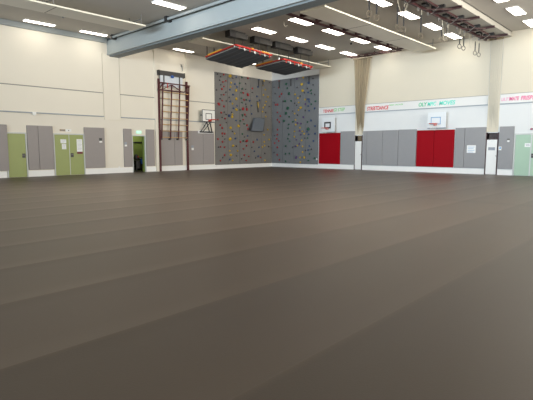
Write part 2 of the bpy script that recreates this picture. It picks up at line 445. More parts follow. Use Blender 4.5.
notice_left(-15.25, -14.97+.02, 1.10, 1.87, .03, 'tall white notice with maroon foot on the right leaf of the green double door', 8, 'paper', 'maroonink')
b = onL(-16.10, -15.83, 2.27, 2.36, .0, .012)
o = thing('door_sign', 'small brown sign plate on the wall above the green double door', 'sign', (0, (b[2]+b[3])/2, b[4]))
part('plate', MB().box(*b), M['brown'], o); part('plate_print', MB().box(b[1], b[1]+.001, b[2]+.03, b[3]-.03, b[4]+.03, b[5]-.03), M['ink'], o)
b = onL(-15.80, -15.50, 2.25, 2.38, .0, .03)
o = thing('wall_box', 'small white box with a dark dot on the wall above the green double door', 'box', (0, (b[2]+b[3])/2, b[4]))
part('housing', MB().box(*b, .006), M['white'], o); part('dark_lens', MB().tube([(b[1], (b[2]+b[3])/2, (b[4]+b[5])/2), (b[1]+.015, (b[2]+b[3])/2, (b[4]+b[5])/2)], .025, 12), M['darkgrey'], o)
def switch_left(y0, y1, z0, zm, z1, d, label, top='darkgrey'):
    b = onL(y0, y1, z0, z1, d, d+.012); k = b[4]+(zm-z0)/(z1-z0)*(b[5]-b[4])
    o = thing('wall_switch', label, 'switch', (d, (b[2]+b[3])/2, b[4]))
    part('switch_plate', MB().box(b[0], b[1], b[2], b[3], b[4], k, .003), M['white'], o)
    part('cut_out', MB().box(b[0], b[1]-.004, b[2]-.01, b[3], k, b[5], .002), M[top], o, 'dark upper half')
switch_left(-13.98, -13.82, 1.70, 1.80, 1.95, PD, 'small dark and white switch in the wide pad right of the double door')
switch_left(-12.46, -12.32, 1.50, 1.60, 1.75, PD, 'small blue-grey and white switch on the pad left of the open doorway', 'bluegrey_shade')
switch_left(-7.70, -7.52, 1.28, 1.42, 1.58, PD, 'small white and grey switch on the pad right of the climbing frame', 'ink')
b = onL(-18.37+1.30, -18.37+1.45, 3.05, 3.17, .07, .12)
b = onL(-17.38, -17.20, 3.03, 3.17, .075, .12)
o = thing('junction_box', 'small white junction box on the board edge line high on the left wall', 'box', (.075, b[2], b[4]))
part('housing', MB().box(*b, .008), M['white'], o); part('cable_gland', MB().tube([(.09, (b[2]+b[3])/2, b[4]-.04), (.09, (b[2]+b[3])/2, b[4])], .02), M['white'], o)
b = onL(-12.05, -11.92, .16, .24, .03, .04)
o = tag(part('wall_socket', MB().box(*onL(-13.10+.2, -12.8, .30, .37, .0, .012), .003).box(0.012, .016, -12.86, -12.82, .32, .35), M['white']), 'small white wall socket low on the wall left of the open doorway', 'socket')
# exit sign
b = onL(-11.66, -11.36, 2.26, 2.41, .0, .05)
o = thing('exit_sign', 'lit green exit sign above the open doorway', 'sign', (0, (b[2]+b[3])/2, b[4]))
part('sign_box', MB().box(*b, .006), M['exit'], o)
yc, zc = (b[2]+b[3])/2, (b[4]+b[5])/2; x = b[1]
g = MB().box(x, x+.003, yc+.03, yc+.09, zc-.05, zc+.05)
g.poly([(x+.002, yc-.10, zc), (x+.002, yc-.05, zc+.035), (x+.002, yc-.05, zc-.035)]).box(x, x+.003, yc-.05, yc+.0, zc-.012, zc+.012)
part('pictogram', g, M['white'], o, 'white arrow and door symbol')
# right wall
b = onR(14.63, 15.10, 1.15, 1.57, PD, PD+.006)
o = thing('poster', 'white poster on the grey pad left of the pale net', 'poster', ((b[0]+b[1])/2, b[3], b[4]))
part('sheet', MB().box(*b), M['paper'], o); g = MB()
for i in range(4): g.box(b[0]+.06, b[1]-.06-.05*(i % 2), b[2]-.001, b[2], b[5]-.09*(i+1)-.02, b[5]-.09*(i+1))
part('print_lines', g, M['bluebox'], o)
b = onR(16.66, 16.77, 1.73, 1.90, PD, PD+.012)
o = thing('wall_switch', 'small white switch with dark recess high on the pad beside the pale green door', 'switch', ((b[0]+b[1])/2, -PD, b[4]))
part('switch_plate', MB().box(b[0], b[1], b[2], b[3], b[4], b[4]+.10, .003), M['white'], o); part('cut_out', MB().box(b[0]-.01, b[1], b[2]+.004, b[3], b[4]+.10, b[5], .002), M['darkgrey'], o, 'dark upper half')
b = onR(16.26, 16.40, 1.30, 1.50, PD, PD+.02)
o = thing('wall_dispenser', 'small white box with blue front at the edge of the pad beside the pale net', 'box', ((b[0]+b[1])/2, -PD, b[4]))
part('housing', MB().box(*b, .005), M['white'], o); part('blue_front', MB().box(b[0]+.04, b[1]-.02, b[2]-.003, b[2], b[4]+.07, b[5]-.03), M['bluebox'], o)
b = onR(17.49, 17.75, 1.47, 1.66, .028, .032)
o = thing('paper_notice', 'white notice on the left leaf of the pale green door', 'notice', ((b[0]+b[1])/2, b[3], b[4]))
part('sheet', MB().box(*b), M['paper'], o)
part('print_lines', MB().box(b[0]+.04, b[1]-.04, b[2]-.001, b[2], b[4]+.11, b[4]+.13).box(b[0]+.05, b[1]-.03, b[2]-.001, b[2], b[4]+.06, b[4]+.08), M['ink'], o)
b = onR(17.70, 17.80, 2.32, 2.42, 0, .05)
o = thing('wall_lamp', 'small dark fixture on the wall above the pale green door', 'fixture', ((b[0]+b[1])/2, 0, b[4]))
part('housing', MB().box(*b, .01), M['darkgrey'], o); part('lens', MB().tube([((b[0]+b[1])/2, b[2], b[4]+.05), ((b[0]+b[1])/2, b[2]-.02, b[4]+.05)], .03, 12), M['txtpink'], o)

# ---------------------------------------------------------------- net niches
def niche(n, a, b_, frame_l, frame_r, sign):
    e = sempty('trim_%d' % n, ((a+b_)/2, 0, 0))
    part('niche_frame', MB().box(a-.05, a, -.05, .28, 0, 2.24).box(b_, b_+.05, -.05, .28, 0, 2.24), M['steelred2'], e)
    part('niche_lining', MB().box(a, b_, .26, .28, 0, 2.22), M['steelred2'], e)
    d = sempty('door_%d' % n, ((a+b_)/2, 0, 0))
    lf = part('door_leaf', MB().box(a+.012, b_-.012, -.045, -.015, .015, 1.86, .006), M['white'], d)
    part('knob', MB().tube([(b_-.03, -.045, 1.0), (b_-.03, -.075, 1.0)], .022, 10), M['darkgrey'], lf)
    if sign:
        o = part('label_plate', MB().box(a+.10, b_-.10, -.050, -.046, 1.30, 1.46), M['ink'], lf, 'grey sign')
niche(12, *N1, 0, 0, False); niche(13, *N2, 0, 0, True)

def net(name, label, xs_top, xs_bot, z_top, z_bot, ytop, ybot, folds, m, amp):
    mb = MB(); nx, nz = folds*8, 40; grid = []
    for j in range(nz+1):
        k = j/nz; z = z_top+(z_bot-z_top)*k
        s = k
        a = xs_top[0]+(xs_bot[0]-xs_top[0])*s; b_ = xs_top[1]+(xs_bot[1]-xs_top[1])*s
        y = ytop+(ybot-ytop)*max(0, (k-.55)/.45)
        row = []
        for i in range(nx+1):
            u = i/nx
            row.append(mb.bm.verts.new((a+(b_-a)*u, y+amp*(1-.4*k)*math.sin(u*folds*2*math.pi+.6*math.sin(3*k+u*5))-.02*math.sin(u*9), z)))
        grid.append(row)
    for j in range(nz):
        for i in range(nx): mb.bm.faces.new((grid[j][i], grid[j][i+1], grid[j+1][i+1], grid[j+1][i]))
    t = thing(name, label, 'net', ((xs_bot[0]+xs_bot[1])/2, ybot, z_bot))
    part('net_mesh', mb, m, t, smooth=True)
    part('heading_tape', MB().box(xs_top[0]-.02, xs_top[1]+.02, ytop-.08, ytop+.08, z_top, z_top+.06), M['tanet'], t)
    return t
net('net_curtain', 'tan divider net bunched at the right wall above a white niche door', (7.38, 8.62), (7.62, 7.96), 7.02, 1.88, -.22, .11, 7, M['tanet'], .08)
net('net_curtain', 'pale see-through net hanging at the right wall near the pale green door', (15.62, 16.24), (15.74, 16.12), 7.0, 1.88, -.20, .11, 6, M['palenet'], .07)

# ---------------------------------------------------------------- climbing wall
CT, CB, TH = 6.47, .27, .08
def hold_mesh(col, size, k):
    mb = MB(); rnd = random.Random(k*31+ord(col))
    mb.blob((0, 0, 0), (size*rnd.uniform(.85, 1.15), size*.55, size*rnd.uniform(.75, 1.05)), 2, k, .22)
    return mb.mesh('climbing_hold_%s' % HNAME[col], HOLD[col], (0, 0, 0), True)
HM = {}
def hm(col, big):
    k = random.randrange(4)
    size = .115 if big else (.060 if col == 'd' else .075)
    key = (col, big, k)
    if key not in HM: HM[key] = hold_mesh(col, size, k+(10 if big else 0))
    return HM[key]

f_ = 455.93; yaw, pitch, roll = -.7519, -.1132, .0005
FW = Vector((math.sin(yaw)*math.cos(pitch), math.cos(yaw)*math.cos(pitch), math.sin(pitch)))
RT = Vector((math.cos(yaw), -math.sin(yaw), 0)); UP = RT.cross(FW)
CAMP = Vector((CX, CY, CZ))
def pix(u, v, ax, val):        # where the line of sight through a photo pixel meets the plane of a wall (survey of the photo)
    d = FW+RT*((u-266.5)/f_)-UP*((v-200)/f_)
    return CAMP+d*((val-CAMP[ax])/d[ax])

A_ = {'r': [(101,72),(280,97),(117,117),(95,125),(103,158),(88,178),(313,173),(245,206),(279,219,1),(102,220),(90,263),(252,257),(66,291,1),(103,306),(244,325,1),(273,328,1),(83,352),(258,367)],
 'y': [(149,80,1),(155,131),(151,161),(193,188,1),(194,250,1),(166,287),(196,332,1),(166,366),(166,386),(400,117),(392,150),(408,182),(395,222),(428,235),(414,271),(407,297),(395,316),(388,345)],
 'b': [(195,88),(184,140),(200,161),(148,184),(170,219),(294,264),(201,303),(173,320),(307,300),(142,376,1),(361,111),(355,161),(347,232),(366,262),(308,362),(150,269)],
 'g': [(236,92),(220,135),(238,175),(230,204),(231,246),(237,278),(222,332),(240,368),(268,257)],
 'd': [(55,68),(78,86),(170,97),(71,112),(263,137),(80,146),(48,184),(118,202),(82,221),(120,266),(142,240),(313,203),(105,348),(268,310),(90,388),(263,179),(412,352),(440,130),(438,307),(120,367),(265,290),(75,250),(160,350)]}
B_ = {'r': [(58,34),(112,27),(246,34),(76,76),(91,96),(274,76),(281,103),(91,137),(108,138),(59,178),(92,198),(272,191,1),(225,200),(320,200),(271,228),(78,236),(107,239),(247,250),(108,297),(254,297),(286,306),(77,339),(268,336),(374,314)],
 'y': [(164,15,1),(153,96,1),(211,81,1),(181,137),(150,177,1),(171,228,1),(145,265),(204,265),(154,297,1),(167,336),(412,12),(427,108),(400,146),(437,181),(401,199),(388,237),(404,226),(406,336)],
 'b': [(194,41),(188,173),(363,238),(329,269),(147,328),(356,306),(278,154),(349,182)],
 'g': [(240,5),(223,42),(252,65),(239,141),(246,191),(262,270),(241,327),(294,145)],
 'd': [(121,55),(267,11),(166,121),(92,157),(108,178),(195,302),(310,239),(63,237),(195,230),(337,317),(234,325),(94,316),(434,233),(406,284),(254,162)], 'w': [(62,318)]}
C_ = {'r': [(126,118),(122,167),(143,213),(129,234),(100,294),(114,293),(113,350),(135,377)],
 'g': [(180,141,1),(187,171),(200,211,1),(171,267,1),(214,265),(191,318,1),(177,356,1),(199,383),(363,291),(395,268),(364,210),(361,187)],
 'y': [(304,94),(295,143,1),(301,191,1),(243,218),(265,244),(271,277),(287,316,1),(269,333),(241,359),(317,256)],
 'b': [(400,80),(347,131,1),(340,202),(335,252),(346,254),(340,303),(348,337),(388,320),(348,272)],
 'p': [(305,386),(255,104),(320,289)],
 'd': [(95,211),(90,279),(258,165),(281,230),(256,297),(226,341),(262,370),(241,283),(376,147),(335,174),(389,219),(376,100),(312,205),(318,337),(88,165),(157,270)]}
D_ = {'r': [(113,13),(127,30),(113,86),(113,123),(107,153),(122,171),(93,187),(113,217),(112,271),(127,309)],
 'g': [(162,21,1),(227,27),(196,47),(191,75),(197,122),(190,153),(204,172),(175,207),(174,264),(201,263),(175,320),(336,29),(342,81,1),(336,149),(342,314),(350,265),(389,296)],
 'y': [(247,13),(249,49),(240,99),(280,71),(298,98),(240,138),(312,116),(262,204),(299,211),(299,252),(283,292),(313,291,1),(282,328),(292,166)],
 'p': [(262,37),(285,42),(277,94),(285,123),(253,160),(276,190),(246,210),(253,292,1)],
 'b': [(361,18),(392,58),(343,121),(332,100),(381,169),(392,115),(349,208),(341,236)],
 'd': [(90,130),(226,217),(88,256),(315,150),(365,230),(320,240)], 'w': [(405,304)]}

def holds(wall, ax, sets):
    count = {}
    extra = []
    for (ox, oy, S) in sets:
        for col, pts in S.items():
            for q in pts:
                big = len(q) > 2
                P = pix(ox+q[0]/7.4, oy+q[1]/7.4, ax, TH+.03 if ax == 0 else -TH-.03)
                if not (CB+.1 < P.z < CT-.08): continue
                nm = 'jug_hold' if big else ('foothold' if col == 'd' else 'climbing_hold')
                if count.get(nm, 0) >= 100: continue
                count[nm] = count.get(nm, 0)+1
                o = D.objects.new(nm, hm(col, big)); COL.objects.link(o)
                o.parent = wall; o.location = P-Vector(wall.location)
                a = random.uniform(-.6, .6)
                o.rotation_euler = (a, 0, math.pi/2) if ax == 0 else (0, a, 0)
                o['label'] = '%s %s' % (HNAME[col], nm.replace('_', ' '))

wl = thing('climbing_wall', 'grey climbing wall face on the left wall, dotted with red and yellow holds', 'climbing wall', (0, -2.86, CB))
n = 5; W = 5.72-TH
for i in range(n):
    y0, y1 = -5.72+i*W/n, -5.72+(i+1)*W/n
    part('climbing_panel', MB().box(.002, TH, y0+.008, y1-.008, CB, CT, .008, 1), M['climb'], wl)
part('panel_backing', MB().box(.002, TH-.03, -5.71, -TH, CB+.01, CT-.01), M['seam'], wl)
wr = thing('climbing_wall', 'cool-lit grey climbing wall face on the right wall, dotted with green and purple holds', 'climbing wall', (2.24, 0, CB))
n = 4; W = 4.46-TH
for i in range(n):
    x0, x1 = TH+i*W/n, TH+(i+1)*W/n
    part('climbing_panel', MB().box(x0+.008, x1-.008, -TH, -.002, CB, CT, .008, 1), M['climbR'], wr)
part('panel_backing', MB().box(TH, 4.45, -TH+.03, -.002, CB+.01, CT-.01), M['seam'], wr)
holds(wl, 0, ((210, 65, A_), (210, 115, B_)))
holds(wr, 1, ((262, 65, C_), (262, 118, D_)))
# overhanging volume on the left face (slanted box)
ya, yb = -2.62, -1.16
P = lambda u, v, d: pix(u, v, 0, d)
vb = [P(252.6, 131.0, TH), P(263.6, 131.4, TH), P(264.2, 118.0, TH), P(253.5, 117.6, TH)]
vt = [P(251.3, 130.6, .62), P(262.6, 131.4, .66), P(264.8, 118.6, .30), P(255.3, 117.8, .26)]
part('overhang_volume', MB().prism(vb, vt), M['volume'], wl, 'blue-grey slanted box volume')
# top anchors with hanging chains
for u, v0, v1 in ((258.6, 79.8, 87.0), (263.0, 81.0, 86.0)):
    a, b_ = P(u, v0, TH+.08), P(u, v1, TH+.08)
    part('anchor_chain', MB().tube([(TH, a.y, a.z), a, b_], .03, 6), M['seam'], wl)
a, b_ = P(257.4, 101.5, TH+.06), P(258.2, 112.3, TH+.06)
part('anchor_chain', MB().tube([(TH, a.y, a.z), a, b_], .045, 6), M['seam'], wl)
part('yellow_sling', MB().tube([(TH+.13, a.y-.03, a.z-.05), (TH+.13, b_.y-.06, (a.z+b_.z)/2-.05)], .035, 6), HOLD['y'], wl, 'yellow sling')
for u, v0, v1 in ((279.0, 80.5, 88.0), (290.6, 79.0, 86.0), (308.9, 76.5, 83.0)):
    a, b_ = pix(u, v0, 1, -TH-.08), pix(u, v1, 1, -TH-.08)
    part('anchor_chain', MB().tube([(a.x, -TH, a.z), a, b_], .035, 6), M['seam'], wr)
# white kick band under the climbing wall
struct('baseboard_climbing', MB().box(.0, .04, -5.74, 0, 0, CB-.01).box(0.04, 4.48, -.04, 0, 0, CB-.01), M['plinth'])

# ---------------------------------------------------------------- basketball hoops
def backboard_right(x0, x1, z0, z1, ix0, ix1, iz0, iz1, d, label, sq, w, loc):
    (a, t_), (b_, q) = offR(x0, z1, d), offR(x1, z0, d); (ia, it), (ib, iq) = offR(ix0, iz1, d), offR(ix1, iz0, d)
    t = thing('basketball_hoop', label, 'basketball hoop', ((a+b_)/2, 0, q))
    part('backboard', MB().box(a, b_, -d, -d+.03, q, t_, .006), M['boardcool'], t)
    part('target_square', MB().box(ia, ib, -d-.003, -d, it-w, it).box(ia, ib, -d-.003, -d, iq, iq+w).box(ia, ia+w, -d-.003, -d, iq, it).box(ib-w, ib, -d-.003, -d, iq, it), M[sq], t)
    part('bottom_edge_pad', MB().box(a, b_, -d-.015, -d+.04, q-.05, q+.01, .006), M['bluegrey_shade'], t)
    for xx in (a+.15, b_-.15): part('support_arm', MB().bar((xx, -d+.03, (q+t_)/2), (xx, -.012, (q+t_)/2), .05), M['white'], t); part('brace', MB().bar((xx, -d+.03, q+.15), (xx, -.03, (q+t_)/2-.2), .04), M['white'], t)
    cx, cz = (ia+ib)/2, iq+.03
    hp = part('hoop', MB().torus((cx, -d-.34, cz), (1, 0, 0), (0, 1, 0), .225, .016).box(cx-.08, cx+.08, -d-.12, -d, cz-.10, cz+.02), M['hoop'], t)
    g = MB()
    for k in range(12):
        th = 2*math.pi*k/12
        g.tube([(cx+.225*math.cos(th), -d-.34+.225*math.sin(th), cz), (cx+.16*math.cos(th+.3), -d-.34+.16*math.sin(th+.3), cz-.2), (cx+.12*math.cos(th), -d-.34+.12*math.sin(th), cz-.36)], .005, 4)
    part('net', g, M['whitenet'], t)
backboard_right(4.74, 5.80, 2.52, 3.50, 4.93, 5.49, 2.75, 3.20, .35, 'clear-framed basketball hoop with black square, above the red pad beside the climbing wall', 'black', .10, 0)
backboard_right(12.33, 13.40, 2.58, 3.46, 12.52, 13.10, 2.77, 3.19, .35, 'basketball hoop with pale blue square above the pair of red pads', 'bluebox', .04, 0)
# left low hoop on folding bracket
t = thing('basketball_hoop', 'basketball hoop on a dark folding bracket, between climbing frame and climbing wall', 'basketball hoop', (0, -6.65, 2.4))
d = .5
part('backboard', MB().box(d-.03, d, -7.18, -6.09, 3.11, 3.88, .005), M['boardwhite'], t)
fr = MB(); w = .035
for a, b_, q, t_ in ((-7.18, -6.09, 3.85, 3.885), (-7.18, -6.09, 3.105, 3.14), (-7.185, -7.15, 3.11, 3.88), (-6.12, -6.085, 3.11, 3.88),
                    (-6.90, -6.38, 3.62, 3.66), (-6.90, -6.38, 3.24, 3.28), (-6.90, -6.86, 3.24, 3.66), (-6.42, -6.38, 3.24, 3.66)):
    fr.box(d, d+.006, a, b_, q, t_)
part('board_lines', fr, M['black'], t)
part('hoop', MB().torus((d+.36, -6.60, 3.24), (1, 0, 0), (0, 1, 0), .225, .02).box(d, d+.14, -6.68, -6.52, 3.14, 3.26), M['hoop'], t)
br = MB().bar((.15, -7.12, 2.46), (.15, -6.03, 2.46), .09, .09)
for y in (-7.06, -6.10): br.bar((.16, y, 2.48), (d-.06, -6.62+(y+6.58)*.25, 3.10), .06, .06)
br.bar((.16, -6.85, 2.48), (d-.05, -6.45, 3.12), .05).bar((.16, -6.32, 2.48), (d-.05, -6.78, 3.12), .05)
br.bar((d-.05, -7.0, 3.12), (d-.05, -6.2, 3.12), .06)
part('folding_bracket', br, M['black'], t)
part('wall_rail', MB().box(PD, .12, -7.22, -5.94, 2.37, 2.56, .006), M['plinth'], t, 'white wall rail')
for y in (-6.95, -6.3): part('support_arm', MB().bar((0.04, y, 3.55), (d-.03, y, 3.55), .05), M['black'], t)

# ---------------------------------------------------------------- climbing frame with wooden rungs
t = thing('climbing_frame', 'dark red steel climbing frame with wooden rungs on the left wall', 'climbing frame', (.1, -9.15, 0))
for y, top in ((-10.20, 5.53), (-8.13, 5.55)):
    part('post', MB().box(.10, .21, y-.055, y+.055, 0, top, .006), M['steelred'], t)
ys = [-10.03, -9.40, -8.80, -8.10]
XT, XB = .36, .24
def rx(z): return XB+(XT-XB)*(z-1.95)/(5.3-1.95)
for y in ys:
    part('rail', MB().bar((XB, y-.09, 1.98), (XT, y, 5.30 if y == ys[-1] else 5.22), .075, .05, up=(1, 0, 0)), M['steelred'], t)
for i in range(8):
    z = 2.06+i*.385; k = (z-1.98)/3.24
    part('rung', MB().tube([(rx(z), ys[0]-.09*(1-k), z), (rx(z), ys[3]-.09*(1-k), z)], .022, 8), M['wood'], t)
top = MB().bar((XT, -10.36, 5.28), (XT, -8.02, 5.28), .06, .06).bar((XT, -10.34, 4.86), (XT, -8.45, 4.86), .06, .06)
part('top_beam', top, M['steelred'], t)
br = MB()
zz = [(-10.3, 4.86), (-9.95, 5.28), (-9.95, 5.28), (-9.4, 4.86), (-9.4, 5.1), (-8.75, 4.88), (-8.7, 4.86), (-8.1, 5.2)]
br.bar((XT, -10.3, 4.88), (XT, -10.02, 5.26), .045).bar((XT, -9.95, 4.95), (XT, -9.45, 5.2), .04).bar((XT, -9.35, 5.2), (XT, -8.72, 4.88), .045).bar((XT, -8.45, 4.88), (XT, -8.14, 5.22), .04)
for y in (-10.2, -8.13): br.bar((.2, y, 5.2), (XT, y, 5.28), .05).bar((.2, y, 4.8), (XT, y, 4.86), .05)
part('bracing', br, M['steelred'], t)
for y in ys: part('foot_bracket', MB().box(.08, XB+.02, y-.13, y-.05, 1.90, 1.99), M['darkgrey'], t)
part('red_tag', MB().bar((XT+.05, -9.72, 5.28), (XT+.05, -9.74, 4.98), .06, .02), M['hoop'], t, 'bright red hanging tag')
# roller box above
t = thing('roller_box', 'dark grey roller box high on the wall above the climbing frame', 'box', (.2, -9.1, 5.7))
part('housing', MB().box(.125, .34, -10.22, -8.42, 5.74, 6.00, .01), M['darkgrey'], t)
part('end_cap', MB().box(.125, .35, -10.27, -10.22, 5.72, 6.02, .006), M['black'], t); part('end_cap', MB().box(.125, .35, -8.42, -8.37, 5.72, 6.02, .006), M['black'], t)
part('screen', MB().box(.22, .225, -10.12, -8.48, 5.1, 5.75), mat('pale_screen', (214, 220, 226), .7), t, 'pale cloth hanging from the box')
for y in (-9.86, -8.72): part('strap', MB().box(.23, .24, y-.04, y+.04, 5.2, 5.75), M['darkgrey'], t)
part('motor_knob', MB().blob((.36, -9.32, 5.70), (.05, .12, .09), 2, 5, .2), M['blue'], t, 'dark blue drive block')
o = tag(part('wall_hook', MB().tube([(.05, -8.42, 6.5), (.14, -8.42, 6.5), (.14, -8.42, 6.2), (.10, -8.42, 6.16)], .022, 6).box(.05, .07, -8.47, -8.37, 6.42, 6.58), M['steel']), 'small grey hook on the wall above the roller box', 'hook')

# ---------------------------------------------------------------- main beam
BY0, BY1 = -13.33, -12.72
e = sempty('trim_20', (0, -13., 6.45))
part('beam_web', MB().box(0, XE, BY0, BY1, 6.52, 7.20), M['beam'], e)
part('bottom_flange', MB().box(0, XE, BY0-.05, BY1+.10, 6.44, 6.52, .01), M['beam'], e)
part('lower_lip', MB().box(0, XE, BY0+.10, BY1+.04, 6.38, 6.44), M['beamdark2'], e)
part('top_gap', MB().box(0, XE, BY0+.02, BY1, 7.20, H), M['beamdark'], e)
t = thing('conduit_pipe', 'pale conduit pipe running under the ceiling along the big grey-blue beam', 'pipe', (.9, -13.55, 7.2))
part('pipe', MB().tube([(.9, -13.55, 7.2), (XE-.02, -13.55, 7.2)], .06, 10), M['beam'], t)
for x in (1.0, 5.95, 11.0, 16.0, 21., 26.): part('pipe_clamp', MB().box(x-.09, x+.09, -13.64, -13.34, 7.10, H-.005), M['black'], t)

# ---------------------------------------------------------------- hanging ceiling panels
def hanging_panel(x0, x1, y0, y1, z, label, th=.07):
    t = thing('ceiling_panel', label, 'ceiling panel', ((x0+x1)/2, (y0+y1)/2, z), 'long pale panels hung under the ceiling')
    part('panel_sheet', MB().box(x0, x1-.02, y0+.02, y1, z, z+th*.8), M['radiant'], t)
    part('panel_rim', MB().box(x1-.02, x1, y0, y1, z-.004, z+th*.8, .002).box(x0, x1-.02, y0, y0+.02, z-.004, z+th*.8), M['radedge'], t, 'bright rim')
    nn = max(2, int((y1-y0)/3.4))
    for i in range(nn+1):
        y = y0+.15+(y1-y0-.3)*i/nn
        part('hanger', MB().bar((x0+.12, y, z+th), (x0+.12, y, H), .03).bar((x1-.12, y, z+th), (x1-.12, y, H), .03).bar((x0+.12, y, H-.22), (x1-.12, y, H-.22), .04), M['steel'], t)
    for i in range(1, nn):
        y = y0+(y1-y0)*i/nn
        part('joint', MB().box(x0, x1-.03, y-.012, y+.012, z-.004, z+.002), M['darkgrey'], t)
hanging_panel(4.35, 5.55, -30., -14.40, 6.8, 'pale hanging panel on the near side of the beam, top left')
hanging_panel(4.42, 5.62, -11.25, -.25, 6.8, 'pale hanging panel beyond the beam, above the hoisted dark mats')
hanging_panel(11.85, 13.08, -11.30, -1.0, 6.8, 'wide pale hanging panel with bright rim in the middle of the ceiling')
t = thing('ceiling_duct', 'pale grey boxed duct along the ceiling behind the ring rig', 'duct', (16.2, -10., 7.06))
part('duct_casing', MB().box(15.80, 16.58, -12.6, -.04, 7.06, H-.002, .01), M['ductpaint'], t)
part('edge_strip', MB().box(16.58, 16.60, -12.6, -.02, H-.035, H), M['darkgrey'], t)

# ---------------------------------------------------------------- ceiling lights
def ordinal(i): return ['first', 'second', 'third', 'fourth', 'fifth', 'sixth', 'seventh'][i]
proto = None
def light(x, y, label, w=.42, L=1.36):
    global proto
    if proto is None:
        t = thing('ceiling_light', label, 'ceiling light', (0, 0, H))
        part('light_housing', MB().box(-w/2-.03, w/2+.03, -L/2-.03, L/2+.03, H-.035, H, .004), M['white'], t)
        part('diffuser', MB().box(-w/2, w/2, -L/2, L/2, H-.05, H-.034), M['lamp'], t)
        proto = t
    else: t = copy_tree(proto)
    t.scale = (w/.42, 1, 1)
    t.location = (x, y, H); t['label'] = label; t['group'] = 'ceiling lights in rows'
    return t
YF = [-1.08, -3.62, -6.22, -8.83]
for i, y in enumerate(YF): light(7.54, y, '%s ceiling light from the end wall in the row beside the hoisted mats' % ordinal(i))
for i, y in enumerate(YF): light(9.92, y, '%s ceiling light from the end wall in the row along the dark red curtain track' % ordinal(i))
for i, y in enumerate(YF): light(14.08, y-.15, '%s ceiling light from the end wall in the row left of the ring rig' % ordinal(i))
for i, y in enumerate((-1.2, -3.8, -6.3)): light(17.76, y, '%s ceiling light from the end wall in the row right of the ring rig' % ordinal(i))
for y, l in ((-17.1, 'ceiling light nearest the left edge, along the left wall'), (-14.42, 'ceiling light along the left wall beside the end of the beam'),
             (-8.74, 'ceiling light by the left wall beyond the beam, left of the hoisted mats'), (-3.3, 'ceiling light by the left wall glimpsed between the two hoisted mats')): light(.74, y, l, .27)
light(7.50, -14.5, 'ceiling light just in front of the beam, top left of centre')

# ---------------------------------------------------------------- curtain tracks
t = thing('curtain_track', 'long dark red curtain track with short brackets beside the wide hanging panel', 'curtain track', (10.6, -6.5, 7.1))
RX, RZ = 10.62, 7.15
part('rail', MB().bar((RX, -12.6, RZ), (RX, -1.0, RZ), .085, .10), M['steelred2'], t)
for i in range(10):
    y = -11.9+i*1.12
    part('bracket', MB().box(RX-.03, RX+.36, y-.07, y+.07, RZ+.05, RZ+.10).box(RX-.05, RX+.05, y-.06, y+.06, RZ+.05, H), M['steelred2'], t)
t = thing('curtain_track', 'short dark red ladder-like track along the right wall above the tan net', 'curtain track', (8.9, -1.2, 7.1))
for y in (-.42, -.86): part('rail', MB().bar((7.3, y, 7.15), (10.75, y, 7.15), .055, .07), M['steelred2'], t)
for i in range(7): part('cross_bar', MB().bar((7.4+i*.54, -.44, 7.15), (7.4+i*.54, -.84, 7.15), .09, .06), M['steelred2'], t)
for x in (7.5, 9.1, 10.6): part('hanger', MB().bar((x, -.64, 7.15), (x, -.64, H), .04), M['steelred2'], t)
part('end_arm', MB().bar((10.75, -.86, 7.15), (11.75, -.95, 7.13), .10, .08), M['steelred2'], t)
for (u, v, nm) in ((351, 44, 'ceiling_sensor'), (63, 17.5, 'ceiling_sensor')):
    q = pix(u, v, 2, H-.06)
    t = thing(nm, 'small dark ceiling sensor between the far rows of lights' if u > 100 else 'small pale ceiling sensor beyond the near left hanging panel', 'sensor', (q.x, q.y, H-.12))
    part('sensor_base', MB().cyl((q.x, q.y), .06, H-.03, H, 14), M['white'] if u < 100 else M['black'], t)
    part('sensor_dome', MB().blob((q.x, q.y, H-.05), (.055, .055, .05), 2, 1, 0), M['black' if u > 100 else 'steel'], t, smooth=True)
q = pix(284, 23, 2, H-.1)
tag(part('ceiling_hook', MB().tube([(q.x, q.y, H), (q.x, q.y, H-.18), (q.x+.05, q.y+.05, H-.28), (q.x+.1, q.y+.1, H-.2)], .015, 6), M['rope']), 'thin pale hook hanging from the ceiling left of the curtain track', 'hook')

